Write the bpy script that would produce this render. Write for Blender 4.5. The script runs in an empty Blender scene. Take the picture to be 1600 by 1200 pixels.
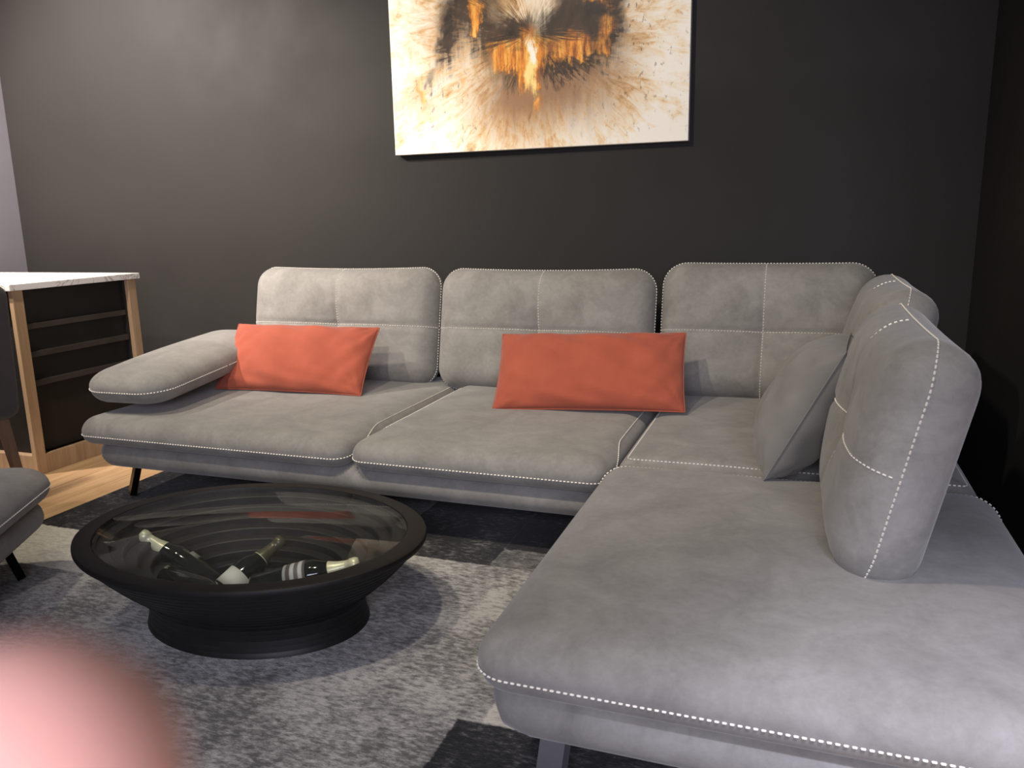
import bpy, bmesh, math, random
import numpy as np
from mathutils import Vector, Matrix
random.seed(7); np.random.seed(7)
SC = bpy.context.scene
COL = SC.collection
R = math.radians

# ------------------------------------------------------------------ camera
CAM_H = 1.18
YAW, PITCH, ROLL = R(20.0), R(11.8), R(-1.2)
fwd = Vector((-math.sin(YAW)*math.cos(PITCH), math.cos(YAW)*math.cos(PITCH), -math.sin(PITCH)))
rgt0 = Vector((math.cos(YAW), math.sin(YAW), 0)); up0 = rgt0.cross(fwd)
c_r = rgt0*math.cos(ROLL) + up0*math.sin(ROLL); c_u = up0*math.cos(ROLL) - rgt0*math.sin(ROLL)
CAM_M = Matrix(((c_r.x, c_u.x, -fwd.x, 0), (c_r.y, c_u.y, -fwd.y, 0), (c_r.z, c_u.z, -fwd.z, CAM_H), (0, 0, 0, 1)))
cd = bpy.data.cameras.new('camera'); cam = bpy.data.objects.new('camera', cd); COL.objects.link(cam)
cam.matrix_world = CAM_M
cd.sensor_width = 36; cd.sensor_fit = 'HORIZONTAL'; cd.lens = 36*1250/1600
cd.clip_start = .005; cd.clip_end = 50
cd.dof.use_dof = True; cd.dof.focus_distance = 2.6; cd.dof.aperture_fstop = 8.5
SC.camera = cam

# ------------------------------------------------------------------ world, lights, exposure
w = bpy.data.worlds.new('world'); SC.world = w; w.use_nodes = True
w.node_tree.nodes['Background'].inputs['Color'].default_value = (1.0, .97, .94, 1)
w.node_tree.nodes['Background'].inputs['Strength'].default_value = .11
def spot(loc, target, power, col, size=70, blend=.6, radius=.05):
    l = bpy.data.lights.new('ceiling_spot', 'SPOT'); l.energy = power; l.color = col
    l.spot_size = R(size); l.spot_blend = blend; l.shadow_soft_size = radius
    o = bpy.data.objects.new('ceiling_spot_light', l); COL.objects.link(o); o.location = loc
    o.rotation_euler = (Vector(target)-Vector(loc)).to_track_quat('-Z', 'Y').to_euler()
def area(loc, target, power, col, sx, sy):
    l = bpy.data.lights.new('shopfront_light', 'AREA'); l.shape = 'RECTANGLE'; l.size = sx; l.size_y = sy
    l.energy = power; l.color = col
    o = bpy.data.objects.new('shopfront_area_light', l); COL.objects.link(o); o.location = loc
    o.rotation_euler = (Vector(target)-Vector(loc)).to_track_quat('-Z', 'Y').to_euler()
WARM = (1.0, .89, .71); COOL = (.80, .80, 1.0)
spot((-2.9, 1.6, 2.9), (-2.9, 3.4, .8), 165, WARM, 100, .9, .05)
spot((-1.6, 1.2, 2.9), (-1.3, 3.2, 1.15), 160, WARM, 90, .8, .05)
spot((-1.0, 1.2, 2.9), (-.25, 2.3, .4), 100, WARM, 80, .9, .05)
spot((-4.1, 2.0, 2.9), (-3.7, 3.85, 1.5), 880, (1, .88, .82), 95, .9, .05)
spot((.5, -.1, 2.6), (.55, .95, .35), 420, COOL, 44, 1.0, .08)
area((.45, -2.0, 1.8), (-.2, 1.3, .3), 120, COOL, 2.2, 1.4)
SC.view_settings.view_transform = 'Standard'; SC.view_settings.look = 'None'
SC.view_settings.exposure = 0.0; SC.view_settings.gamma = 1.0; SC.view_settings.use_curve_mapping = False

# ------------------------------------------------------------------ helpers
def tag(o, label=None, cat=None, group=None, kind=None):
    if label: o['label'] = label
    if cat: o['category'] = cat
    if group: o['group'] = group
    if kind: o['kind'] = kind
    return o
def empty(name, loc=(0, 0, 0), rz=0):
    o = bpy.data.objects.new(name, None); COL.objects.link(o); o.location = loc; o.rotation_euler = (0, 0, rz)
    o.empty_display_size = .1
    return o
def mesh_obj(name, verts, faces, mat, parent=None, smooth=True):
    me = bpy.data.meshes.new(name); me.from_pydata([tuple(v) for v in verts], [], faces); me.update()
    if smooth:
        me.polygons.foreach_set('use_smooth', [True]*len(me.polygons))
    if mat: me.materials.append(mat)
    o = bpy.data.objects.new(name, me); COL.objects.link(o)
    if parent: o.parent = parent
    return o
def bm_obj(name, bm, mat, parent=None, smooth=False):
    bmesh.ops.recalc_face_normals(bm, faces=bm.faces)
    me = bpy.data.meshes.new(name); bm.to_mesh(me); bm.free()
    if smooth: me.polygons.foreach_set('use_smooth', [True]*len(me.polygons))
    if mat: me.materials.append(mat)
    o = bpy.data.objects.new(name, me); COL.objects.link(o)
    if parent: o.parent = parent
    return o
def box_bm(x0, x1, y0, y1, z0, z1, bev=0.0, seg=2, bm=None):
    b = bmesh.new()
    bmesh.ops.create_cube(b, size=1)
    for v in b.verts:
        v.co = Vector(((x0+x1)/2+v.co.x*(x1-x0), (y0+y1)/2+v.co.y*(y1-y0), (z0+z1)/2+v.co.z*(z1-z0)))
    if bev: bmesh.ops.bevel(b, geom=list(b.edges), offset=bev, segments=seg, profile=.6, affect='EDGES')
    if bm is None: return b
    me = bpy.data.meshes.new('t'); b.to_mesh(me); b.free(); bm.from_mesh(me); bpy.data.meshes.remove(me)
    return bm
def box(name, x0, x1, y0, y1, z0, z1, mat, parent=None, bev=0.0):
    return bm_obj(name, box_bm(x0, x1, y0, y1, z0, z1, bev), mat, parent)
def lathe(prof, n=96, ex=1.0, ey=1.0):
    V, F = [], []
    m = len(prof)
    for i in range(n):
        a = 2*math.pi*i/n
        for r, z in prof: V.append((r*ex*math.cos(a), r*ey*math.sin(a), z))
    for i in range(n):
        j = (i+1) % n
        for k in range(m-1):
            F.append((i*m+k, j*m+k, j*m+k+1, i*m+k+1))
    return V, F
def bend_bar(name, pts, wid, thick, mat, parent):
    """flat bar: polyline pts (in local 3D), swept with width along 'side'"""
    bm = bmesh.new()
    pts = [Vector(p) for p in pts]
    side = Vector((0, 0, 1)).cross((pts[-1]-pts[0]).normalized()).normalized()
    rows = []
    for i, p in enumerate(pts):
        t = (pts[min(i+1, len(pts)-1)]-pts[max(i-1, 0)]).normalized()
        nrm = side.cross(t).normalized()
        rows.append([bm.verts.new(p+side*a*wid/2+nrm*b*thick/2) for a, b in ((-1, -1), (1, -1), (1, 1), (-1, 1))])
    for a, b in zip(rows, rows[1:]):
        for k in range(4): bm.faces.new((a[k], a[(k+1) % 4], b[(k+1) % 4], b[k]))
    bm.faces.new(rows[0]); bm.faces.new(rows[-1][::-1])
    return bm_obj(name, bm, mat, parent)

# ------------------------------------------------------------------ material helpers
class NT:
    def __init__(s, name):
        s.m = bpy.data.materials.new(name); s.m.use_nodes = True; s.t = s.m.node_tree
        s.b = s.t.nodes['Principled BSDF']
    def n(s, typ, **kw):
        nd = s.t.nodes.new(typ)
        for k, v in kw.items(): setattr(nd, k, v)
        return nd
    def put(s, sock, v):
        if isinstance(v, bpy.types.NodeSocket): s.t.links.new(v, sock)
        elif isinstance(v, (tuple, list)) and sock.type == 'RGBA': sock.default_value = tuple(v)+((1,) if len(v) == 3 else ())
        else: sock.default_value = v
    def math(s, op, a, b=0.0, c=0.0, clamp=False):
        nd = s.n('ShaderNodeMath', operation=op); nd.use_clamp = clamp
        s.put(nd.inputs[0], a); s.put(nd.inputs[1], b); s.put(nd.inputs[2], c); return nd.outputs[0]
    def obj(s): return s.n('ShaderNodeTexCoord').outputs['Object']
    def mapping(s, vec, scale=(1, 1, 1), loc=(0, 0, 0), rot=(0, 0, 0)):
        nd = s.n('ShaderNodeMapping'); s.put(nd.inputs['Vector'], vec)
        nd.inputs['Scale'].default_value = scale; nd.inputs['Location'].default_value = loc; nd.inputs['Rotation'].default_value = rot
        return nd.outputs[0]
    def noise(s, vec, scale, detail=4, rough=.55, dist=0, out='Fac'):
        nd = s.n('ShaderNodeTexNoise'); s.put(nd.inputs['Vector'], vec); nd.inputs['Scale'].default_value = scale
        nd.inputs['Detail'].default_value = detail; nd.inputs['Roughness'].default_value = rough; nd.inputs['Distortion'].default_value = dist
        return nd.outputs[out]
    def ramp(s, fac, stops):
        nd = s.n('ShaderNodeValToRGB'); s.put(nd.inputs[0], fac); e = nd.color_ramp.elements
        while len(e) < len(stops): e.new(.5)
        for el, (p, c) in zip(e, stops): el.position = p; el.color = tuple(c)+(1,)
        return nd.outputs[0]
    def mix(s, fac, a, b, mode='MIX'):
        nd = s.n('ShaderNodeMix', data_type='RGBA', blend_type=mode); s.put(nd.inputs[0], fac); s.put(nd.inputs[6], a); s.put(nd.inputs[7], b)
        return nd.outputs[2]
    def mrange(s, v, a, b, c=0, d=1, smooth=True):
        nd = s.n('ShaderNodeMapRange'); nd.interpolation_type = 'SMOOTHSTEP' if smooth else 'LINEAR'
        for i, q in enumerate((v, a, b, c, d)): s.put(nd.inputs[i], q)
        return nd.outputs[0]
    def bump(s, h, strength=.2, dist=.002):
        nd = s.n('ShaderNodeBump'); s.put(nd.inputs['Height'], h); nd.inputs['Strength'].default_value = strength; nd.inputs['Distance'].default_value = dist
        s.t.links.new(nd.outputs[0], s.b.inputs['Normal'])
    def set(s, **kw):
        for k, v in kw.items(): s.put(s.b.inputs[k.replace('_', ' ')], v)
        return s.m
def plain(name, col, rough=.5, metal=0, spec=.5, var=.0, scale=8):
    t = NT(name)
    if var:
        f = t.noise(t.obj(), scale, 5)
        t.set(Base_Color=t.ramp(f, [(.3, [c*(1-var) for c in col]), (.7, [min(1, c*(1+var)) for c in col])]))
    else: t.set(Base_Color=col)
    return t.set(Roughness=rough, Metallic=metal, Specular_IOR_Level=spec)
def suede():
    t = NT('grey_suede'); o = t.obj()
    big = t.noise(o, 7, 6, .65, .6); fine = t.noise(o, 60, 4, .7); grain = t.noise(o, 700, 2)
    f = t.math('ADD', t.math('MULTIPLY', big, .72), t.math('MULTIPLY', fine, .28))
    c = t.ramp(f, [(.32, (.178, .170, .155)), (.5, (.235, .226, .206)), (.68, (.295, .284, .262))])
    t.bump(t.math('ADD', grain, t.math('MULTIPLY', big, 2.0)), .12, .002)
    return t.set(Base_Color=c, Roughness=.78, Specular_IOR_Level=.3, Sheen_Weight=.25, Sheen_Roughness=.45)
def fabric(name, col, var=.12, thread=900):
    t = NT(name); o = t.obj()
    big = t.noise(o, 9, 4); wv = t.noise(t.mapping(o, (1, 1, 1)), thread, 2)
    f = t.math('ADD', t.math('MULTIPLY', big, .6), t.math('MULTIPLY', wv, .4))
    t.bump(wv, .25, .001)
    return t.set(Base_Color=t.ramp(f, [(.35, [c*(1-var) for c in col]), (.65, [c*(1+var) for c in col])]), Roughness=.85, Specular_IOR_Level=.2, Sheen_Weight=.2)
def wood(name, c0, c1, axis=1, rough=.5, sc=9):
    t = NT(name); o = t.obj(); s = [1, 1, 1]; s[axis] = .07
    inf = t.n('ShaderNodeObjectInfo').outputs['Random']
    cb = t.n('ShaderNodeCombineXYZ'); 
    for i in range(3): t.put(cb.inputs[i], t.math('MULTIPLY', inf, 13.0+7*i))
    va = t.n('ShaderNodeVectorMath', operation='ADD'); t.put(va.inputs[0], t.mapping(o, tuple(q*sc for q in s))); t.put(va.inputs[1], cb.outputs[0])
    g = t.noise(va.outputs[0], 3, 8, .6, 1.2)
    c = t.ramp(g, [(.3, c0), (.7, c1)])
    tone = t.math('ADD', .86, t.math('MULTIPLY', inf, .28))
    hs = t.n('ShaderNodeHueSaturation'); t.put(hs.inputs['Color'], c); t.put(hs.inputs['Value'], tone)
    t.bump(g, .08, .001)
    return t.set(Base_Color=hs.outputs[0], Roughness=rough)
M = {}
M['suede'] = suede()
M['stitch'] = plain('cream_thread', (.78, .74, .66), .6, var=.06, scale=60)
M['red'] = fabric('terracotta_fabric', (.375, .088, .05), .1)
M['greyfab'] = fabric('grey_fabric', (.19, .182, .168), .12)
M['black_metal'] = plain('black_metal', (.012, .011, .011), .35, 1.0, .5, .15)
M['steel'] = plain('grey_steel', (.34, .34, .37), .4, .8, .5, .08)

# ------------------------------------------------------------------ the setting
def wallmat(name, col, rough):
    t = NT(name); o = t.obj()
    a = t.noise(o, 1.6, 5); b = t.noise(o, 180, 3)
    c = t.ramp(a, [(.3, [q*.93 for q in col]), (.7, [q*1.07 for q in col])])
    t.bump(b, .12, .002)
    return t.set(Base_Color=c, Roughness=t.mrange(a, .3, .7, rough-.05, rough+.05), Specular_IOR_Level=.28)
M['wall'] = wallmat('charcoal_paint', (.019, .0175, .016), .68)
M['wall_l'] = wallmat('lilac_grey_paint', (.20, .19, .21), .6)
M['oak'] = wood('oak_plank', (.42, .25, .12), (.62, .42, .24), 1, .38)
WALL_Y = 3.85; LX = -4.72; RX = .675; FY = -2.2
tag(box('wall_back', LX-.1, RX+.12, WALL_Y, WALL_Y+.1, -.05, 3.0, M['wall']), kind='structure')
tag(box('wall_left', LX-.1, LX, .6, WALL_Y, -.05, 3.0, M['wall_l']), kind='structure')
tag(box('wall_right', RX, RX+.1, 1.55, WALL_Y, -.05, 3.0, M['wall']), kind='structure')
floor = tag(box('floor', LX-.1, 3.0, FY, WALL_Y, -.06, -.0125, plain('joint_dark', (.05, .035, .02), .8, var=.2)), kind='structure')
pw, pl = .19, 1.5
pm = None; cols = int((3.0-LX)/pw)+1
for i in range(cols):
    x0 = LX+i*pw
    if x0 + pw > 3.0: break
    y = FY - random.uniform(0, pl)
    while y < WALL_Y:
        a, b = max(y, FY), min(y+pl, WALL_Y)
        if b-a > .02:
            if pm is None:
                bmq = box_bm(0, pw-.002, 0, 1, -.012, 0, .0015, 1)
                o = bm_obj('plank', bmq, M['oak']); pm = o.data
            else:
                o = bpy.data.objects.new('plank', pm); COL.objects.link(o)
            o.location = (x0+.001, a+.001, 0); o.scale = (1, b-a-.002, 1); o.parent = floor
        y += pl
tag(box('baseboard_left', LX, LX+.012, .6, WALL_Y, 0, .07, M['wall_l'], bev=.003), kind='structure')
tag(box('baseboard_back', LX+.012, RX, WALL_Y-.012, WALL_Y, 0, .07, M['wall'], bev=.003), kind='structure')

# ------------------------------------------------------------------ cushions
def rr_outline(W, H, r, N):
    """rounded rectangle, N points (multiple of 8), counter-clockwise from the middle of the right side"""
    r = min(r, W/2-1e-4, H/2-1e-4)
    L = [(W/2, 0, 'l', H/2-r), ]
    per = 2*(W-2*r)+2*(H-2*r)+2*math.pi*r
    # work per quadrant so that points stay symmetric
    q = N//4; pts = []
    lh, lw, la = H/2-r, W/2-r, math.pi*r/2
    tot = lh+la+lw
    quad = []
    for k in range(q):
        s = tot*k/q
        if s < lh: quad.append((W/2, s))
        elif s < lh+la:
            a = (s-lh)/r; quad.append((W/2-r+r*math.cos(a), H/2-r+r*math.sin(a)))
        else: quad.append((W/2-r-(s-lh-la), H/2))
    # second quadrant mirrored in reverse order
    pts += quad
    pts += [(0, H/2)]+[(-x, y) for x, y in quad[:0:-1]]
    full = pts
    pts = full+[(-x, -y) for x, y in full]
    return np.array(pts)
def rr_dist(x, y, W, H, r):
    """distance inside a rounded rectangle's edge (positive inside)"""
    r = min(r, W/2-1e-4, H/2-1e-4)
    qx, qy = abs(x)-(W/2-r), abs(y)-(H/2-r)
    return r-(math.hypot(max(qx, 0), max(qy, 0))+min(max(qx, qy), 0))
class Cushion:
    def __init__(s, W, H, tf, tb, rc=.09, ef=.09, eb=.05, puff=.02, tuft=0, groove=False, cross=(0, 0), sag=0, N=176, NI=26, wob=.004, seed=0):
        s.__dict__.update(W=W, H=H, tf=tf, tb=tb, rc=rc, ef=ef, eb=eb, puff=puff, tuft=tuft, groove=groove, cross=cross, sag=sag, N=N, NI=NI, wob=wob)
        rs = random.Random(seed); s.ph = [rs.uniform(0, 6.28) for _ in range(6)]
    def warp(s, x, y):
        # top edge sags a little between the corners
        if s.sag: y = y - s.sag*(1-(2*x/s.W)**2)*max(0, y/(s.H/2))**1.5
        return x, y
    def wfront(s, x, y, d=None):
        if d is None: d = rr_dist(x, y, s.W, s.H, s.rc)
        d = max(d, 0)
        k = min(d/s.ef, 1); w0 = s.tf*math.sqrt(max(0, 1-(1-k)**2))
        fx = max(0, 1-(2*x/s.W)**2); fy = max(0, 1-(2*y/s.H)**2)
        w0 += s.puff*(fx*fy)**.8*1.0
        w0 += s.wob*k*(math.sin(9*x+s.ph[0])*math.sin(7*y+s.ph[1])+.5*math.sin(17*x+6*y+s.ph[2]))
        if s.tuft:
            cx, cy = s.cross; r2 = ((x-cx)**2)/.018+((y-cy)**2)/.014
            w0 -= s.tuft*math.exp(-r2)+.35*s.tuft*math.exp(-math.sqrt(r2)*3)
        if s.groove:
            cx, cy = s.cross; g = .008*min(1, d/.05)
            w0 -= g*math.exp(-((x-cx)/.016)**2)+g*math.exp(-((y-cy)/.016)**2)
        return w0
    def wback(s, d):
        k = min(max(d, 0)/s.eb, 1); return -s.tb*math.sqrt(max(0, 1-(1-k)**2))
    def build(s, name, mat, M4, parent):
        V, F = [], []; N = s.N
        rings = []
        def ring(W, H, r): return rr_outline(W, H, r, N)
        # back centre -> equator -> front centre
        back = []; na = 7
        for k in range(4): 
            sc = .25+.25*k
            W2, H2 = s.W-2*s.eb, s.H-2*s.eb
            p = ring(W2, H2, max(s.rc-s.eb, .02))*sc; back.append([(x, y, -s.tb) for x, y in p])
        for k in range(1, na):
            a = math.pi/2*(1-k/na); d = s.eb*(1-math.cos(a))
            p = ring(s.W-2*d, s.H-2*d, max(s.rc-d, .02)); back.append([(x, y, -s.tb*math.sin(a)) for x, y in p])
        front = []
        nf = 9
        for k in range(0, nf+1):
            a = math.pi/2*k/nf; d = s.ef*(1-math.cos(a))
            p = ring(s.W-2*d, s.H-2*d, max(s.rc-d, .02)); front.append([(x, y, s.wfront(x, y, d)) for x, y in p])
        p1 = ring(s.W-2*s.ef, s.H-2*s.ef, max(s.rc-s.ef, .02))
        for k in range(1, s.NI):
            sc = 1-k/s.NI; p = p1*sc; front.append([(x, y, s.wfront(x, y, 1)) for x, y in p])
        rings = back+front
        for rg in rings:
            for x, y, z in rg:
                x, y = s.warp(x, y); V.append((x, y, z))
        m = len(rings)
        for i in range(m-1):
            for j in range(N):
                k = (j+1) % N; F.append((i*N+j, i*N+k, (i+1)*N+k, (i+1)*N+j))
        V.append((0, 0, -s.tb)); V.append((0, 0, s.wfront(0, 0, 1)))
        for j in range(N):
            k = (j+1) % N; F.append((len(V)-2, k, j)); F.append((len(V)-1, (m-1)*N+j, (m-1)*N+k))
        o = mesh_obj(name, V, F, mat, parent); o.matrix_local = M4
        return o
    def front_pt(s, x, y, lift=.0):
        z = s.wfront(x, y); e = .004
        gx = (s.wfront(x+e, y)-s.wfront(x-e, y))/(2*e); gy = (s.wfront(x, y+e)-s.wfront(x, y-e))/(2*e)
        n = Vector((-gx, -gy, 1)).normalized(); X, Y = s.warp(x, y)
        return Vector((X, Y, z))+n*lift, n
    def edge_pt(s, t, dfun, wob=0):
        """point on the rim; t index along the outline, dfun gives the angle (0 equator .. 1 fully on the face; negative = towards the back)"""
        p0 = rr_outline(s.W, s.H, s.rc, 720)
        return p0
def dashes(paths, name, parent, L=.0095, gap=.0035, wd=.0042, ht=.0022):
    """paths: lists of (point, normal); lays thread stitches along them"""
    V, F = [], []
    for path in paths:
        P = [p for p, n in path]; Nn = [n for p, n in path]
        cum = [0]
        for a, b in zip(P, P[1:]): cum.append(cum[-1]+(b-a).length)
        def at(s_):
            k = max(0, min(np.searchsorted(cum, s_)-1, len(P)-2)); t = (s_-cum[k])/max(cum[k+1]-cum[k], 1e-9)
            return P[k].lerp(P[k+1], t), Nn[k].lerp(Nn[k+1], t).normalized()
        s_ = 0
        while s_+L < cum[-1]:
            a, na = at(s_); b, nb = at(s_+L); m, nm = at(s_+L/2)
            t = (b-a)
            if t.length > 1e-6:
                sd = t.cross(nm).normalized()*wd/2; i = len(V)
                m1 = a.lerp(b, .16); m2 = a.lerp(b, .84); lf = (m-(a+b)/2)
                V += [a-na*.0012, m1+sd+lf*.6-nm*.001, m1-sd+lf*.6-nm*.001, m1+nm*ht+lf*.6, m2+sd+lf*.6-nm*.001, m2-sd+lf*.6-nm*.001, m2+nm*ht+lf*.6, b-nb*.0012]
                F += [(i, i+1, i+3), (i, i+3, i+2), (i+1, i+4, i+6, i+3), (i+3, i+6, i+5, i+2), (i+7, i+6, i+4), (i+7, i+5, i+6)]
            s_ += L+gap
    o = mesh_obj(name, V, F, M['stitch'], parent, smooth=False); o['kind'] = 'stuff'
    return o
def rim_path(c, ang, a0=0.0, a1=1.0, n=400, lift=.0016):
    """stitches along the rim; ang(u) (u=0..1 round the outline from the middle of the right side) = angle from the equator towards the face, in degrees"""
    base = rr_outline(c.W, c.H, c.rc, n); out = []
    for i in range(int(a0*n), int(a1*n)+1):
        x, y = base[i % n]; xa, ya = base[(i-1) % n]; xb, yb = base[(i+1) % n]
        t = Vector((xb-xa, yb-ya, 0)).normalized(); on = Vector((t.y, -t.x, 0))
        a = R(ang((i % n)/n))
        if a >= 0: d = c.ef*(1-math.cos(a)); z = c.tf*math.sin(a); nn = (on*math.cos(a)*c.tf+Vector((0, 0, math.sin(a)*c.ef))).normalized()
        else: d = c.eb*(1-math.cos(a)); z = c.tb*math.sin(a); nn = (on*math.cos(a)*c.tb+Vector((0, 0, math.sin(a)*c.eb))).normalized()
        p = Vector((x, y, 0))-on*d; z2 = z
        if a > 0: z2 = c.wfront(p.x, p.y, d)
        X, Y = c.warp(p.x, p.y)
        out.append((Vector((X, Y, z2))+nn*lift, nn))
    return out
def frame(origin, ux, uy):
    ux = Vector(ux).normalized(); uy = Vector(uy); uy = (uy-ux*uy.dot(ux)).normalized(); uz = ux.cross(uy); o = Vector(origin)
    return Matrix(((ux.x, uy.x, uz.x, o.x), (ux.y, uy.y, uz.y, o.y), (ux.z, uy.z, uz.z, o.z), (0, 0, 0, 1)))

# ------------------------------------------------------------------ corner sofa
sofa = tag(empty('corner_sofa', (-1.0, 2.6, 0)), 'large grey suede corner sofa with cream contrast stitching and chaise', 'sofa')
SO = Vector((-1.0, 2.6, 0))
def part(name, c, origin, ux, uy, mat=None):
    return c.build(name, mat or M['suede'], frame(Vector(origin)-SO, ux, uy), sofa)
X, Y, Z = (1, 0, 0), (0, 1, 0), (0, 0, 1)
def base_part(x0, x1, y0, y1):
    c = Cushion(x1-x0, y1-y0, .056, .055, rc=.09, ef=.055, eb=.055, puff=0, wob=.001, NI=6, N=120)
    return part('base', c, ((x0+x1)/2, (y0+y1)/2, .222), X, Y)
base_part(-2.82, -.45, 2.475, 3.72)
base_part(-.555, .535, 1.30, 3.72)
def seat_part(x0, x1, y0, y1, seed, z=.328, tf=.062, puff=.014, ef=.085, front='y', mode='seat', rc=.07):
    c = Cushion(x1-x0, y1-y0, tf, .052, rc=rc, ef=ef, eb=.035, puff=puff, seed=seed, wob=.003)
    o = part('seat_cushion', c, ((x0+x1)/2, (y0+y1)/2, z), X, Y)
    # front seam low on the roll, side seams climbing to the top edge
    def ang(u):
        # u .75 = middle of the front (-y); 0 = right, .5 = left
        base = rr_outline(c.W, c.H, c.rc, 400)[int(u*400) % 400]
        if mode == 'corner': return 52
        k = min(1, max(0, (base[1]+c.H/2)/.34)) if mode == 'seat' else min(1, max(0, (base[1]-c.H/2+.16)/.14))
        k = k*k*(3-2*k)
        return -14+k*62
    dashes([rim_path(c, ang)], 'stitching', o)
    return o
seat_part(-2.86, -1.555, 2.44, 3.70, 1)
seat_part(-1.545, -.565, 2.44, 3.70, 2)
seat_part(-.555, .52, 2.515, 3.70, 3, rc=.05, mode='corner')
seat_part(-.575, .545, 1.28, 2.49, 4, tf=.068, puff=.016, ef=.11, rc=.08, mode='chaise')
# armrest pad lying over the left end
ca = Cushion(.42, .96, .060, .07, rc=.13, ef=.11, eb=.07, puff=.02, seed=9, wob=.003)
oa = part('armrest', ca, (-2.70, 2.985, .54), (1, .05, .0), (-.05, 1, .085))
dashes([rim_path(ca, lambda u: -6)], 'stitching', oa)
# back cushions
def back_cushion(bottom, ux, W, H, lean, seed, sag=.012, cross_y=-.005):
    """bottom = middle of the cushion's lower seam edge; ux = along the width as seen from the front; lean away from the sitter"""
    ux = Vector(ux).normalized(); back = Vector((0, 0, 1)).cross(ux)      # away from the sitter
    upv = Vector((0, 0, 1))*math.cos(lean)+back*math.sin(lean)
    c = Cushion(W, H, .085, .095, rc=.105, ef=.105, eb=.075, puff=.042, tuft=.034, groove=True, cross=(0, cross_y), sag=sag, seed=seed, wob=.004)
    o = part('back_cushion', c, Vector(bottom)+upv*H/2, ux, upv)
    mid = []
    for k in range(121):
        y = math.sin((k/60-1)*math.pi/2)*(H/2-.0006)
        mid.append(c.front_pt(0, y, .0012))
    hor = []
    for k in range(161):
        x = math.sin((k/80-1)*math.pi/2)*(W/2-.0006)
        hor.append(c.front_pt(x, cross_y, .0012))
    dashes([rim_path(c, lambda u: 4), mid, hor], 'stitching', o)
    return o
BL = R(12)
back_cushion((-2.195, 3.49, .368), X, 1.06, .59, BL, 11)
back_cushion((-1.13, 3.49, .368), X, 1.04, .585, BL, 12)
back_cushion((-.145, 3.53, .375), X, .88, .60, BL, 13, sag=.004)
back_cushion((.158, 2.165, .368), (0, -1, 0), .88, .56, R(12), 14, sag=.006)
back_cushion((.185, 3.02, .372), (0, -1, 0), .78, .585, R(13.5), 15, sag=.006)
# bracket legs of flat bar
def sleg(x, y, dx, dy, mat='black_metal', h=.168, parent=None, off=SO, ln=.16):
    p = Vector((x, y, 0))-off; d = Vector((dx, dy, 0)).normalized()
    return bend_bar('leg', [p-d*ln+Vector((0, 0, h-.008)), p-d*.02+Vector((0, 0, h-.008)), p+Vector((0, 0, h-.02)), p+d*.035+Vector((0, 0, .024))], .06, .026, M[mat], parent or sofa)
sleg(-2.70, 2.60, -.6, -.8); sleg(-2.70, 3.6, -.6, .8); sleg(-1.75, 2.62, 0, -1)
sleg(-.435, 1.44, -.3, -1, 'steel'); sleg(.40, 1.44, .3, -1, 'steel'); sleg(.42, 3.6, .6, .8); sleg(-.3, 3.6, 0, 1)

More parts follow.
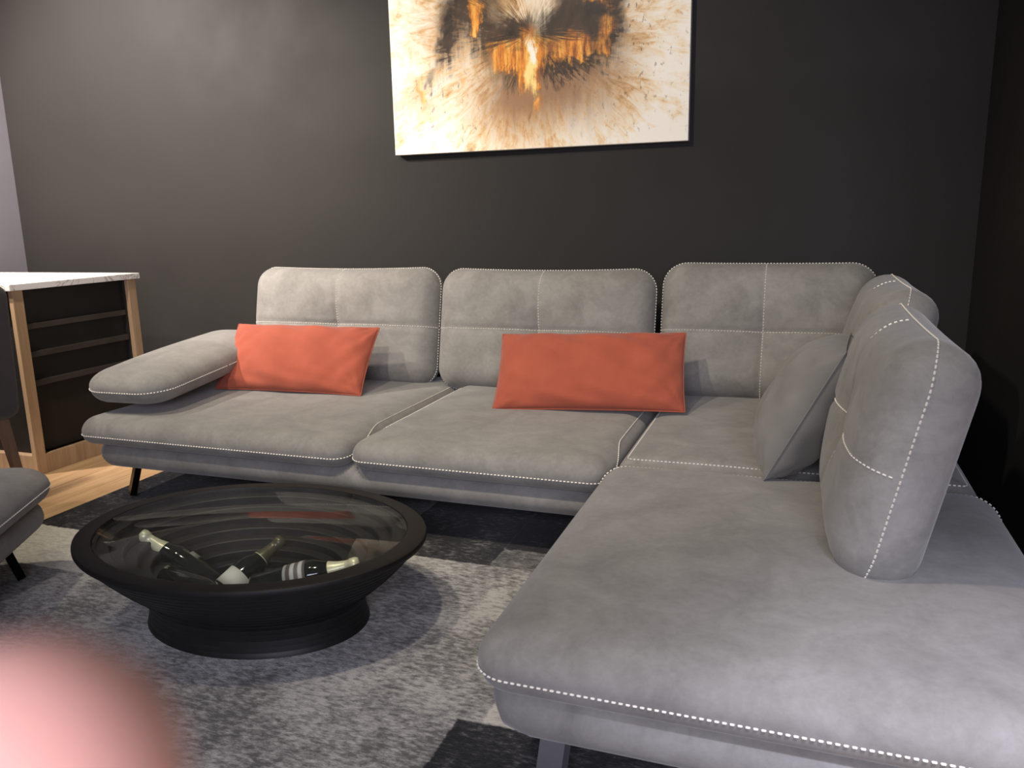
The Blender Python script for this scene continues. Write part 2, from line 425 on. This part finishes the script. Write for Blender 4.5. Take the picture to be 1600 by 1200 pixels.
# ------------------------------------------------------------------ throw pillows
def pillow(name, W, H, T, mat, M4, label, seed, group=None, dent=.0):
    n = 44; m = 30; rs = random.Random(seed); ph = [rs.uniform(0, 6.28) for _ in range(8)]
    V, F = [], []
    def pt(u, v, sgn):
        ex = 1-.022*(1-v*v)*abs(u)**3; ey = 1-.035*(1-u*u)*abs(v)**3
        x = u*W/2*ex; y = v*H/2*ey
        t = max(0, (1-abs(u)**2.6))**.55*max(0, (1-abs(v)**2.6))**.55
        wr = .010*math.sin(11*u+5*v+ph[0])*math.sin(4*v+ph[1])+.006*math.sin(23*u-9*v+ph[2])*abs(u)**2+.006*math.sin(19*v+7*u+ph[3])*abs(v)**2
        z = sgn*(T/2*t+wr*min(1, t*1.6)*.8)
        # creases running in from the corners
        cr = 0
        for su in (-1, 1):
            for sv in (-1, 1):
                a = math.atan2((1-su*u)*W, (1-sv*v)*H); rr = math.hypot((1-su*u)*W/2, (1-sv*v)*H/2)
                cr += .009*math.cos(a*14+ph[4])*math.exp(-(rr/.09)**2)*min(1, rr/.03)
        z += sgn*cr*min(1, t*3)-dent*(1-u*u)*(1-v*v)
        return (x, y, z)
    idx = {}
    for sgn in (1, -1):
        for j in range(m+1):
            for i in range(n+1):
                edge = i in (0, n) or j in (0, m)
                if sgn < 0 and edge: idx[(sgn, i, j)] = idx[(1, i, j)]; continue
                uu = math.sin((i/n-.5)*math.pi)*.6+(2*i/n-1)*.4; vv = math.sin((j/m-.5)*math.pi)*.6+(2*j/m-1)*.4
                idx[(sgn, i, j)] = len(V); V.append(pt(uu, vv, sgn))
        for j in range(m):
            for i in range(n):
                q = [idx[(sgn, i, j)], idx[(sgn, i+1, j)], idx[(sgn, i+1, j+1)], idx[(sgn, i, j+1)]]
                F.append(q if sgn > 0 else q[::-1])
    root = empty(name, M4.translation)
    o = mesh_obj('cover', V, F, mat, root); Mr = M4.copy(); Mr.translation = (0, 0, 0); o.matrix_local = Mr
    # seam cord round the edge
    ring = [idx[(1, i, 0)] for i in range(n+1)]+[idx[(1, n, j)] for j in range(1, m+1)]+[idx[(1, i, m)] for i in range(n-1, -1, -1)]+[idx[(1, 0, j)] for j in range(m-1, 0, -1)]
    pts = [Vector(V[k]) for k in ring]; cv, cf = [], []; k6 = 6; L = len(pts)
    for i, p in enumerate(pts):
        t = (pts[(i+1) % L]-pts[i-1]).normalized(); a = Vector((0, 0, 1)); b = t.cross(a).normalized()
        for k in range(k6):
            th = 2*math.pi*k/k6; cv.append(p+(a*math.cos(th)+b*math.sin(th))*.0028)
    for i in range(L):
        for k in range(k6):
            cf.append((i*k6+k, ((i+1) % L)*k6+k, ((i+1) % L)*k6+(k+1) % k6, i*k6+(k+1) % k6))
    mesh_obj('seam', cv, cf, mat, o)
    tag(root, label, 'pillow', group)
    return root
def lean_frame(bottom, ux, lean, H):
    ux = Vector(ux).normalized(); back = Vector((0, 0, 1)).cross(ux); back.z = 0; back.normalize()
    upv = Vector((0, 0, 1))*math.cos(lean)+back*math.sin(lean); upv = (upv-ux*upv.dot(ux)).normalized()
    return frame(Vector(bottom)+upv*H/2, ux, upv)
pillow('lumbar_pillow', .75, .365, .16, M['red'], lean_frame((-2.222, 3.045, .408), (1, .093, -.01), R(41), .365), 'terracotta lumbar pillow beside the armrest, in front of the first back cushion', 21, 'terracotta lumbar pillows on the sofa')
pillow('lumbar_pillow', .78, .365, .17, M['red'], lean_frame((-.794, 3.05, .408), (1, .122, .02), R(40), .365), 'terracotta lumbar pillow across the gap between middle and corner back cushions', 22, 'terracotta lumbar pillows on the sofa')
pillow('throw_pillow', .42, .44, .25, M['greyfab'], lean_frame((-.06, 2.58, .402), (-.08, -1, -.0), R(27), .44), 'plain grey square pillow leaning against the right-hand back cushions', 23)

# ------------------------------------------------------------------ rug
def rugmat():
    t = NT('patchwork_rug'); o = t.obj(); sx = t.n('ShaderNodeSeparateXYZ'); t.put(sx.inputs[0], o)
    wob = t.noise(o, 45, 3); 
    px = t.math('ADD', sx.outputs[0], t.math('MULTIPLY', t.math('SUBTRACT', wob, .5), .02))
    py = t.math('ADD', sx.outputs[1], t.math('MULTIPLY', t.math('SUBTRACT', wob, .5), .02))
    fleck = t.noise(t.mapping(o, (.42, 1, 1)), 75, 5, .75); blot = t.noise(t.mapping(o, (1, .8, 1)), 5, 5, .6)
    fl = t.math('ADD', t.math('MULTIPLY', fleck, .62), t.math('MULTIPLY', blot, .38))
    light = t.ramp(fl, [(.42, (.13, .125, .12)), (.5, (.30, .29, .28)), (.58, (.50, .485, .46))])
    mid = t.ramp(fl, [(.41, (.07, .068, .07)), (.51, (.19, .183, .18)), (.62, (.36, .35, .335))])
    dark = t.ramp(fl, [(.46, (.012, .012, .014)), (.54, (.035, .034, .036)), (.64, (.17, .165, .16))])
    cream = t.ramp(fl, [(.36, (.38, .36, .32)), (.55, (.64, .61, .55))])
    def rect(x0, x1, y0, y1):
        e = .004
        a = t.mrange(px, x0-e, x0+e); b = t.mrange(px, x1+e, x1-e); c = t.mrange(py, y0-e, y0+e); d = t.mrange(py, y1+e, y1-e)
        return t.math('MULTIPLY', t.math('MULTIPLY', a, b), t.math('MULTIPLY', c, d))
    c = light
    for r_, col in (((-3, -2.35, .4, 1.95), mid), ((-2.9, -2.2, 1.9, 2.2), cream), ((-2.9, -1.9, 2.2, 3.2), dark), ((-1.95, -1.5, 1.0, 1.45), mid),
                    ((-1.4, -.95, 2.37, 3.3), dark), ((-1.95, -1.4, 2.6, 3.3), mid), ((-.96, -.2, 2.37, 3.3), mid), ((-.96, -.75, 2.52, 3.3), dark),
                    ((-.66, -.2, 1.555, 1.78), cream), ((-.72, -.1, .6, 1.552), dark), ((-2.2, -1.5, .3, .9), dark), ((-1.5, -.72, .3, .75), cream),
                    ((-.2, .5, 1.0, 2.2), mid)):
        c = t.mix(rect(*r_), c, col)
    t.bump(t.noise(t.mapping(o, (.5, 1, 1)), 260, 3), .6, .004)
    return t.set(Base_Color=c, Roughness=.95, Specular_IOR_Level=.1, Sheen_Weight=.15)
rug = box('rug', -2.86, .3, .3, 3.3, .0005, .012, rugmat(), bev=.004)
tag(rug, 'grey and black patchwork rug with mottled weave under the bowl table', 'rug')

# ------------------------------------------------------------------ bowl coffee table
BC = Vector((-1.505, 1.842, .0122)); va = R(3)
table = tag(empty('bowl_coffee_table', BC, va), 'low black oval bowl coffee table with stepped inside and glass top', 'coffee table'); table.scale = (1, 1, 1.045)
M['blackwood'] = plain('black_stained_wood', (.0085, .0078, .0074), .5, 0, .32, .25, 30)
M['stepwood_lit'] = plain('black_stained_step_lit', (.017, .0157, .0148), .5, 0, .4, .25, 30)  # body's black stain, lightened: light caught on the step tops painted in
EXv, EYv = .536, .407                                                # half axes of the rim
def bl(name, prof, mat, parent=table, n=128):
    V, F = lathe(prof, n)
    W_ = []
    for x, y, z in V:
        k = min(1, max(0, (z-.07)/.17)) if name == 'body' else 1.0
        k = k*k*(3-2*k)
        W_.append((x*(1.18+(EXv/.5-1.18)*k), y*(.85+(EYv/.5-.85)*k), z))
    V = W_; return mesh_obj(name, V, F, mat, parent, smooth=True)
def sharp(o, ang=35):
    me = o.data
    bm = bmesh.new(); bm.from_mesh(me); bmesh.ops.recalc_face_normals(bm, faces=bm.faces)
    for e in bm.edges:
        if len(e.link_faces) == 2 and e.calc_face_angle(0) > R(ang): e.smooth = False
    bm.to_mesh(me); bm.free(); return o
HT = .266
# outside made of thin stacked layers
prof = []
outer = [(.296, 0), (.291, .02), (.287, .045), (.289, .075), (.303, .096), (.34, .122), (.395, .162), (.445, .202), (.479, .233), (.49, .246)]
nl = 16
def out_r(z):
    for (r0, z0), (r1, z1) in zip(outer, outer[1:]):
        if z <= z1: return r0+(r1-r0)*(z-z0)/(z1-z0)
    return outer[-1][0]
for k in range(nl):
    z0, z1 = .246*k/nl, .246*(k+1)/nl
    prof += [(out_r(z0), z0+.0006), (out_r(z1), z1-.0006), (out_r(z1)-.0007, z1)]
body = bl('body', [(.0, 0), (.28, 0)]+prof+[(.43, .246), (.43, .225), (.15, .045), (0, .045)], M['blackwood']); sharp(body)
rim = bl('rim', [(.435, .244), (.492, .244), (.498, .247), (.5, .251), (.5, .259), (.4985, .2635), (.494, HT), (.447, HT), (.445, HT-.006), (.445, HT-.0095), (.435, HT-.0095), (.435, .244)], M['blackwood']); sharp(rim)
ns = 8
for k in range(ns):
    r1 = .436-.036*k; r0 = r1-.036-.012; z1 = .247-.0245*k; z0 = z1-.026
    st = bl('step_ring', [(r0+.012, z0), (r0+.012, z1-.003), (r0+.015, z1), (r1+.002, z1), (r1+.002, z0), (r0+.012, z0)], M['stepwood_lit']); sharp(st)
fl_ = bl('bowl_floor', [(0, .046), (.16, .046), (.16, .052), (0, .052)], M['blackwood'])
gt = NT('clear_glass')
gl = gt.set(Base_Color=(.93, .97, .95), Roughness=.01, IOR=1.5, Transmission_Weight=1.0)
# thin glass: transparent body with fresnel reflection so that lamps still light the inside
tr = gt.n('ShaderNodeBsdfTransparent'); tr.inputs[0].default_value = (.95, .97, .96, 1)
gs = gt.n('ShaderNodeBsdfGlossy'); gs.inputs['Roughness'].default_value = .015
lw = gt.n('ShaderNodeLayerWeight'); lw.inputs[0].default_value = .5
fr_ = gt.math('ADD', .02, gt.math('MULTIPLY', .55, gt.math('POWER', lw.outputs['Facing'], 5.0)))
mxs = gt.n('ShaderNodeMixShader'); gt.t.links.new(fr_, mxs.inputs[0]); gt.t.links.new(tr.outputs[0], mxs.inputs[1]); gt.t.links.new(gs.outputs[0], mxs.inputs[2])
gt.t.links.new(mxs.outputs[0], gt.t.nodes['Material Output'].inputs[0])
glass = bl('glass_top', [(0, HT-.0085), (.442, HT-.0085), (.444, HT-.007), (.444, HT-.001), (.442, HT), (0, HT)], gl); sharp(glass)

# ------------------------------------------------------------------ bottles in the bowl
M['bottle'] = plain('dark_bottle_glass', (.006, .008, .006), .06, 0, .6, .1)
M['foil'] = plain('gold_foil', (.86, .80, .55), .35, .25, .5, .08, 90)
M['darkfoil'] = plain('black_gold_foil', (.10, .085, .05), .3, .3, .5, .15, 60)
M['label_w'] = plain('white_label', (.82, .80, .74), .6, var=.05, scale=90)
M['label_g'] = plain('grey_label', (.30, .30, .27), .55, var=.08, scale=90)
def stripe_label():
    t = NT('striped_label'); sp = t.n('ShaderNodeSeparateXYZ'); t.put(sp.inputs[0], t.obj())
    s_ = t.math('SINE', t.math('MULTIPLY', sp.outputs[2], 260)); 
    return t.set(Base_Color=t.ramp(t.mrange(s_, -.4, .5), [(0, (.14, .11, .11)), (1, (.62, .60, .57))]), Roughness=.55)
M['label_s'] = stripe_label()
def bottle(base, cap, foil, labels, label, seed):
    base = Vector(base); d = (Vector(cap)-base).normalized()
    root = empty('wine_bottle', base); q = d.to_track_quat('Z', 'Y').to_matrix().to_4x4()
    rot = Matrix.Rotation(seed, 4, 'Z')
    def add(name, prof, mat, par=root, arc=None):
        n = 40; V, F = lathe(prof, n)
        if arc:
            keep = [f for f in F if arc[0] <= (f[0]//len(prof))/n <= arc[1]]; F = keep
        o = mesh_obj(name, V, F, mat, par)
        if par is root: o.matrix_local = q @ rot
        return o
    g = add('glass', [(0, .012), (.03, .004), (.041, 0), (.0445, .006), (.0445, .165), (.042, .185), (.034, .205), (.024, .228), (.0175, .25), (.0155, .27), (.0155, .30), (0, .30)], M['bottle'])
    f = add('foil', [(.0258, .222), (.0262, .225), (.0195, .249), (.0168, .27), (.0165, .284), (.0192, .285), (.0195, .300), (.0165, .309), (0, .311)], M[foil])
    for nm, z0, z1, a0, a1, mt in labels:
        rr = .0450 if nm == 'label' else .0266
        V, F = [], []; n = 24
        for i in range(n+1):
            a = 2*math.pi*(a0+(a1-a0)*i/n)
            for r_, z_ in ((rr, z0), (rr, z1)): V.append((r_*math.cos(a), r_*math.sin(a), z_))
        for i in range(n): F.append((2*i, 2*i+2, 2*i+3, 2*i+1))
        o = mesh_obj(nm, V, F, M[mt], root); o.matrix_local = q @ rot
        so = o.modifiers.new('thick', 'SOLIDIFY'); so.thickness = .0006; so.offset = 1
    tag(root, label, 'bottle', 'bottles lying inside the bowl table')
    return root
def bottle_to(cap, base, *a):
    cap, base = Vector(cap), Vector(base); d = (base-cap).normalized(); return bottle(cap+d*.311, cap, *a)
bottle_to((-1.90, 1.81, .238), (-1.69, 1.84, .098), 'foil', [('label', .115, .145, .15, .40, 'label_g')], 'dark bottle with pale gold foil neck pointing up to the left', .6)
bottle_to((-1.495, 1.97, .205), (-1.57, 1.775, .105), 'darkfoil', [('label', .085, .145, .0, .5, 'label_w'), ('neck_band', .217, .223, 0, 1, 'foil')], 'dark bottle with white label and black foil neck pointing to the back', 1.2)
bottle_to((-1.145, 1.845, .226), (-1.38, 1.755, .165), 'foil', [('label', .10, .165, .0, .999, 'label_s')], 'dark bottle with striped grey label pointing right towards the rim', 0)
bottle_to((-1.40, 1.615, .165), (-1.70, 1.70, .165), 'darkfoil', [], 'unlabelled dark bottle lying against the near inside of the bowl', 0)

# ------------------------------------------------------------------ marble-topped side cabinet at the left
cab = tag(empty('side_cabinet', (-4.0, 3.05, 0)), 'white marble topped cabinet with oak frame and dark slatted side', 'cabinet')
CO = Vector((-4.0, 3.05, 0))
M['oakf'] = wood('oak_frame', (.40, .26, .15), (.56, .39, .24), 2, .5)
M['darkpanel'] = plain('dark_panel', (.014, .0125, .011), .55, 0, .4, .2)
M['slat'] = plain('brown_slat', (.05, .042, .035), .5, 0, .4, .2)
def marble():
    t = NT('white_marble'); o = t.obj(); d = t.noise(o, 2.2, 6, .6, 1.5)
    v = t.math('ABSOLUTE', t.math('SUBTRACT', d, .5)); f = t.mrange(v, 0, .016)
    return t.set(Base_Color=t.mix(f, (.55, .50, .45), (.90, .88, .85)), Roughness=.2)
def cbox(name, x0, x1, y0, y1, z0, z1, mat, parent=cab, bev=.003):
    o = bm_obj(name, box_bm(x0-CO.x, x1-CO.x, y0-CO.y, y1-CO.y, z0, z1, bev), M[mat] if isinstance(mat, str) else mat, parent); return o
CX0, CX1, CY0, CY1 = -4.66, -3.43, 2.70, 3.44
cbox('marble_top', CX0-.01, CX1+.015, CY0-.02, CY1+.02, .892, .922, marble())
for x in (CX0, CX1-.026):
    for y in (CY0, CY1-.055): cbox('leg', x, x+.026, y, y+.055, 0, .892, 'oakf')
cbox('bottom_rail', CX1-.024, CX1-.002, CY0+.055, CY1-.055, .0, .095, 'oakf')
cbox('bottom_rail', CX0+.026, CX1-.026, CY0+.005, CY0+.05, .0, .095, 'oakf')
cbox('side_panel', CX1-.07, CX1-.045, CY0+.055, CY1-.055, .095, .892, 'darkpanel')
cbox('front_panel', CX0+.026, CX1-.026, CY0+.04, CY0+.065, .095, .892, 'darkpanel')
cbox('back_panel', CX0+.026, CX1-.026, CY1-.065, CY1-.04, .095, .892, 'darkpanel')
for z in (.715, .58, .44): cbox('slat', CX1-.045, CX1-.022, CY0+.07, CY1-.07, z-.014, z+.014, 'slat')

# ------------------------------------------------------------------ dining chair in front of the cabinet
ch = tag(empty('dining_chair', (-3.315, 2.13, 0), -math.pi/2), 'dark upholstered dining chair at the left edge by the cabinet', 'chair')
M['chairfab'] = fabric('taupe_fabric', (.062, .053, .050), .12)
M['chairwood'] = wood('walnut', (.13, .075, .045), (.2, .12, .075), 2, .5)
cs = Cushion(.46, .40, .045, .03, rc=.08, ef=.045, eb=.03, puff=.015, N=96, NI=10)
cs.build('seat', M['chairfab'], frame((0, .0, .44), X, Y), ch)
cb_ = Cushion(.54, .56, .03, .03, rc=.05, ef=.03, eb=.03, puff=.006, N=96, NI=10)
cb_.build('backrest', M['chairfab'], frame((0, .215, .675), (1, 0, 0), (0, .05, 1)), ch)
for sx in (-1, 1):
    for y, t_ in ((-.14, -.05), (.18, .05)):
        bm = bmesh.new(); rows = []
        for z, r_ in ((.0, .013), (.43, .02)):
            k = 1-z/.43; cx, cy = sx*(.2+.03*k), y+t_*k
            rows.append([bm.verts.new((cx+a*r_, cy+b*r_, z)) for a, b in ((-1, -1), (1, -1), (1, 1), (-1, 1))])
        for k in range(4): bm.faces.new((rows[0][k], rows[0][(k+1) % 4], rows[1][(k+1) % 4], rows[1][k]))
        bm.faces.new(rows[0]); bm.faces.new(rows[1]); bm_obj('leg', bm, M['chairwood'], ch)

# ------------------------------------------------------------------ matching armchair, front left
ARZ = math.atan2(.28, -.16)-math.pi/2          # its left side direction -> local -x ... local front is -y
ac = tag(empty('armchair', (-2.55, 1.36, 0), R(119)), 'grey suede armchair with stitched seat at the left edge beside the rug', 'armchair')
def apart(name, c, origin, ux, uy): return c.build(name, M['suede'], frame(origin, ux, uy), ac)
cb2 = Cushion(.86, .80, .056, .05, rc=.09, ef=.055, eb=.05, puff=0, wob=.001, NI=6, N=120); apart('base', cb2, (0, 0, .222), X, Y)
c2 = Cushion(.92, .86, .058, .05, rc=.12, ef=.10, eb=.04, puff=.016, seed=31, wob=.003); o2 = apart('seat_cushion', c2, (0, 0, .328), X, Y)
dashes([rim_path(c2, lambda u: -4)], 'stitching', o2)
c3 = Cushion(.84, .54, .08, .08, rc=.1, ef=.1, eb=.07, puff=.03, tuft=.03, groove=True, seed=32); o3 = apart('back_cushion', c3, (0, .36, .66), X, (0, .2, 1))
dashes([rim_path(c3, lambda u: 4)], 'stitching', o3)
for sx in (-1, 1):
    for sy in (-1, 1): sleg(sx*.31, sy*.28, sx*.55, sy*.85, 'black_metal', parent=ac, off=Vector((0, 0, 0)), ln=.14)

# ------------------------------------------------------------------ canvas print on the wall
def artmat():
    t = NT('abstract_print'); o = t.obj(); sp = t.n('ShaderNodeSeparateXYZ'); t.put(sp.inputs[0], o)
    x0, z0 = sp.outputs[0], sp.outputs[2]
    st = t.noise(t.mapping(o, (30, 1, 5)), 1.0, 6, .7)              # fine upright streaks
    blot = t.noise(o, 5.5, 6, .65, .8); spk = t.noise(t.mapping(o, (40, 1, 22), rot=(0, .6, 0)), 1.0, 3, .6)
    wx = t.noise(o, 7, 4, .6)
    dz = t.math('SUBTRACT', z0, .52); an = t.math('ARCTAN2', x0, dz)
    rad = t.math('SQRT', t.math('ADD', t.math('MULTIPLY', x0, x0), t.math('MULTIPLY', dz, dz)))
    cv = t.n('ShaderNodeCombineXYZ'); t.put(cv.inputs[0], t.math('MULTIPLY', t.math('SINE', an), 13.0)); t.put(cv.inputs[1], t.math('MULTIPLY', t.math('COSINE', an), 13.0)); t.put(cv.inputs[2], t.math('MULTIPLY', rad, 7.0))
    rs_ = t.noise(cv.outputs[0], 1.0, 7, .72, .9)                       # feathered strokes fanning out from the centre
    xx = t.math('ADD', x0, t.math('MULTIPLY', t.math('SUBTRACT', wx, .5), .16))
    zz = t.math('ADD', z0, t.math('ADD', t.math('ADD', t.math('MULTIPLY', t.math('SUBTRACT', st, .5), .16), t.math('MULTIPLY', t.math('SUBTRACT', rs_, .5), .22)), t.math('MULTIPLY', t.math('SUBTRACT', blot, .5), .16)))
    def g(cx, cz, sx, sz, X_=None, Z_=None):
        a = t.math('DIVIDE', t.math('SUBTRACT', X_ or xx, cx), sx); b = t.math('DIVIDE', t.math('SUBTRACT', Z_ or zz, cz), sz)
        return t.math('EXPONENT', t.math('MULTIPLY', -1.0, t.math('ADD', t.math('MULTIPLY', a, a), t.math('MULTIPLY', b, b))))
    add = lambda *v: v[0] if len(v) == 1 else t.math('ADD', v[0], add(*v[1:]))
    mul = lambda a, b: t.math('MULTIPLY', a, b)
    c = t.ramp(add(mul(blot, .45), mul(rs_, .55), t.math('MULTIPLY', t.math('SUBTRACT', rad, .42), .22)), [(.36, (.30, .14, .05)), (.45, (.78, .50, .24)), (.52, (.95, .80, .57)), (.60, (1.0, .95, .84))])
    # tan smoke below the centre
    c = t.mix(t.math('MINIMUM', add(mul(g(.0, .28, .28, .17), .8), mul(g(-.10, .2, .16, .16), .4), mul(g(.24, .28, .18, .17), .5), mul(g(-.42, .55, .2, .14), .5), mul(g(.42, .42, .12, .2), .45), mul(g(-.6, .28, .14, .1), .4)), 1), c, (.34, .19, .10))
    # dark mass above the jagged edge
    d = add(g(-.30, .70, .20, .19), g(.22, .68, .15, .22), g(.0, .52, .26, .10), mul(g(.36, .54, .11, .20), .95), mul(g(-.04, .36, .22, .13), .85), mul(g(.2, .40, .14, .10), .8), mul(g(-.44, .50, .06, .14), .8), mul(g(-.52, .36, .05, .07), .6))
    d = t.mrange(mul(d, t.math('ADD', .1, t.math('ADD', mul(st, .75), mul(rs_, 1.0)))), .34, .95)
    c = t.mix(d, c, t.ramp(blot, [(.35, (.014, .009, .007)), (.7, (.09, .05, .03))]))
    # pale plume at the top centre
    c = t.mix(t.mrange(mul(g(.03, .80, .075, .24), t.math('ADD', .6, mul(st, .8))), .2, .8), c, (.96, .84, .64))
    # glowing orange
    om = add(g(.0, .34, .065, .22), mul(g(-.13, .44, .12, .09), .74), mul(g(.2, .44, .15, .09), .74), mul(g(-.27, .64, .04, .09), .9), mul(g(-.57, .30, .045, .10), .75), mul(g(.31, .70, .10, .10), .8), mul(g(-.36, .36, .05, .08), .5), mul(g(.38, .50, .05, .12), .5), mul(g(-.62, .52, .1, .1), .45))
    om = t.mrange(mul(mul(om, t.math('ADD', .25, mul(st, 1.5))), t.mrange(blot, .30, .62, .45, 1.35)), .34, .95)
    c = t.mix(om, c, t.ramp(st, [(.36, (.30, .07, .012)), (.5, (.80, .28, .03)), (.66, (1.0, .62, .14))]))
    # bright core with a ragged top
    core = t.mrange(mul(g(.005, .37, .034, .15), t.math('ADD', .5, st)), .3, .85)
    c = t.mix(core, c, (1.0, .80, .30))
    c = t.mix(t.mrange(mul(g(.01, .44, .03, .06), t.math('ADD', .5, st)), .45, .85), c, (1, .98, .86))
    # loose dark flecks
    fk = mul(t.mrange(spk, .60, .67), add(mul(g(.5, .5, .3, .5, x0, z0), .7), mul(g(-.45, .2, .3, .3, x0, z0), .6)))
    c = t.mix(t.math('MINIMUM', fk, 1), c, (.12, .07, .05))
    return t.set(Base_Color=c, Roughness=.5, Specular_IOR_Level=.3)
art = tag(empty('canvas_print', (-1.255, WALL_Y-.002, 1.50)), 'large abstract canvas with gold and brown flames on the dark wall', 'painting')
AW = 1.48; AH = 1.02
pc = box('canvas', -AW/2, AW/2, -.042, -.004, 0, AH, plain('canvas_side', (.72, .68, .62), .8, var=.06), art, .002)
pf = box('printed_face', -AW/2+.002, AW/2-.002, -.0435, -.0415, .002, AH-.002, artmat(), art)
sb = box('stretcher_bar', -AW/2+.02, AW/2-.02, -.004, 0, .03, .07, M['oakf'], art)

# ------------------------------------------------------------------ hand of the person taking the photograph, fingertip before the lens
def hand():
    t = NT('skin'); o = t.obj(); n_ = t.noise(o, 60, 4)
    m = t.set(Base_Color=t.ramp(n_, [(.3, (.92, .46, .37)), (.7, (.95, .53, .43))]), Roughness=.55, Subsurface_Weight=.25, Subsurface_Radius=(.01, .004, .002), Subsurface_Scale=.5)
    V, E, RD = [], [], []
    def chain(start, pts):
        prev = start
        for x, y, z, r in pts:
            V.append((x, y, z)); RD.append(r)
            if prev is not None: E.append((prev, len(V)-1))
            prev = len(V)-1
        return prev
    # camera-space metres: x right, y up, z towards the photographer
    wrist = chain(None, [(-.15, -.255, .15, .027)])
    fore = chain(wrist, [(-.17, -.36, .27, .036), (-.18, -.44, .38, .042)])
    palm1 = chain(wrist, [(-.128, -.195, .095, .030)])
    palm2 = chain(palm1, [(-.108, -.150, .05, .029)])
    k1 = chain(palm2, [(-.088, -.105, .01, .0135), (-.078, -.080, -.020, .0105), (-.056, -.051, -.040, .0108), (-.0366, -.0322, -.047, .0116), (-.0226, -.0172, -.051, .0106)])
    k2 = chain(palm2, [(-.112, -.112, .005, .0135), (-.110, -.086, -.032, .0105), (-.095, -.080, -.058, .0095), (-.078, -.088, -.062, .008)])
    k3 = chain(palm2, [(-.130, -.125, .010, .0125), (-.132, -.106, -.026, .0100), (-.118, -.102, -.050, .009), (-.100, -.110, -.052, .0076)])
    k4 = chain(palm1, [(-.148, -.148, .022, .0115), (-.152, -.135, -.010, .0088), (-.140, -.130, -.030, .008), (-.124, -.136, -.034, .0068)])
    th = chain(palm1, [(-.088, -.170, .085, .0155), (-.058, -.140, .062, .0115), (-.040, -.112, .045, .0098), (-.032, -.092, .036, .008)])
    me = bpy.data.meshes.new('person'); me.from_pydata(V, E, []); ob = bpy.data.objects.new('person', me); COL.objects.link(ob)
    sk = ob.modifiers.new('skin', 'SKIN'); sk.use_smooth_shade = True
    for i, v in enumerate(me.skin_vertices[0].data):
        v.radius = (RD[i], RD[i]); v.use_root = (i == wrist)
    ss = ob.modifiers.new('sub', 'SUBSURF'); ss.levels = 2; ss.render_levels = 2
    me.materials.append(m); ob.matrix_world = CAM_M
    tag(ob, 'blurred pink fingertip of a hand close to the lens, lower left corner', 'hand')
hand()
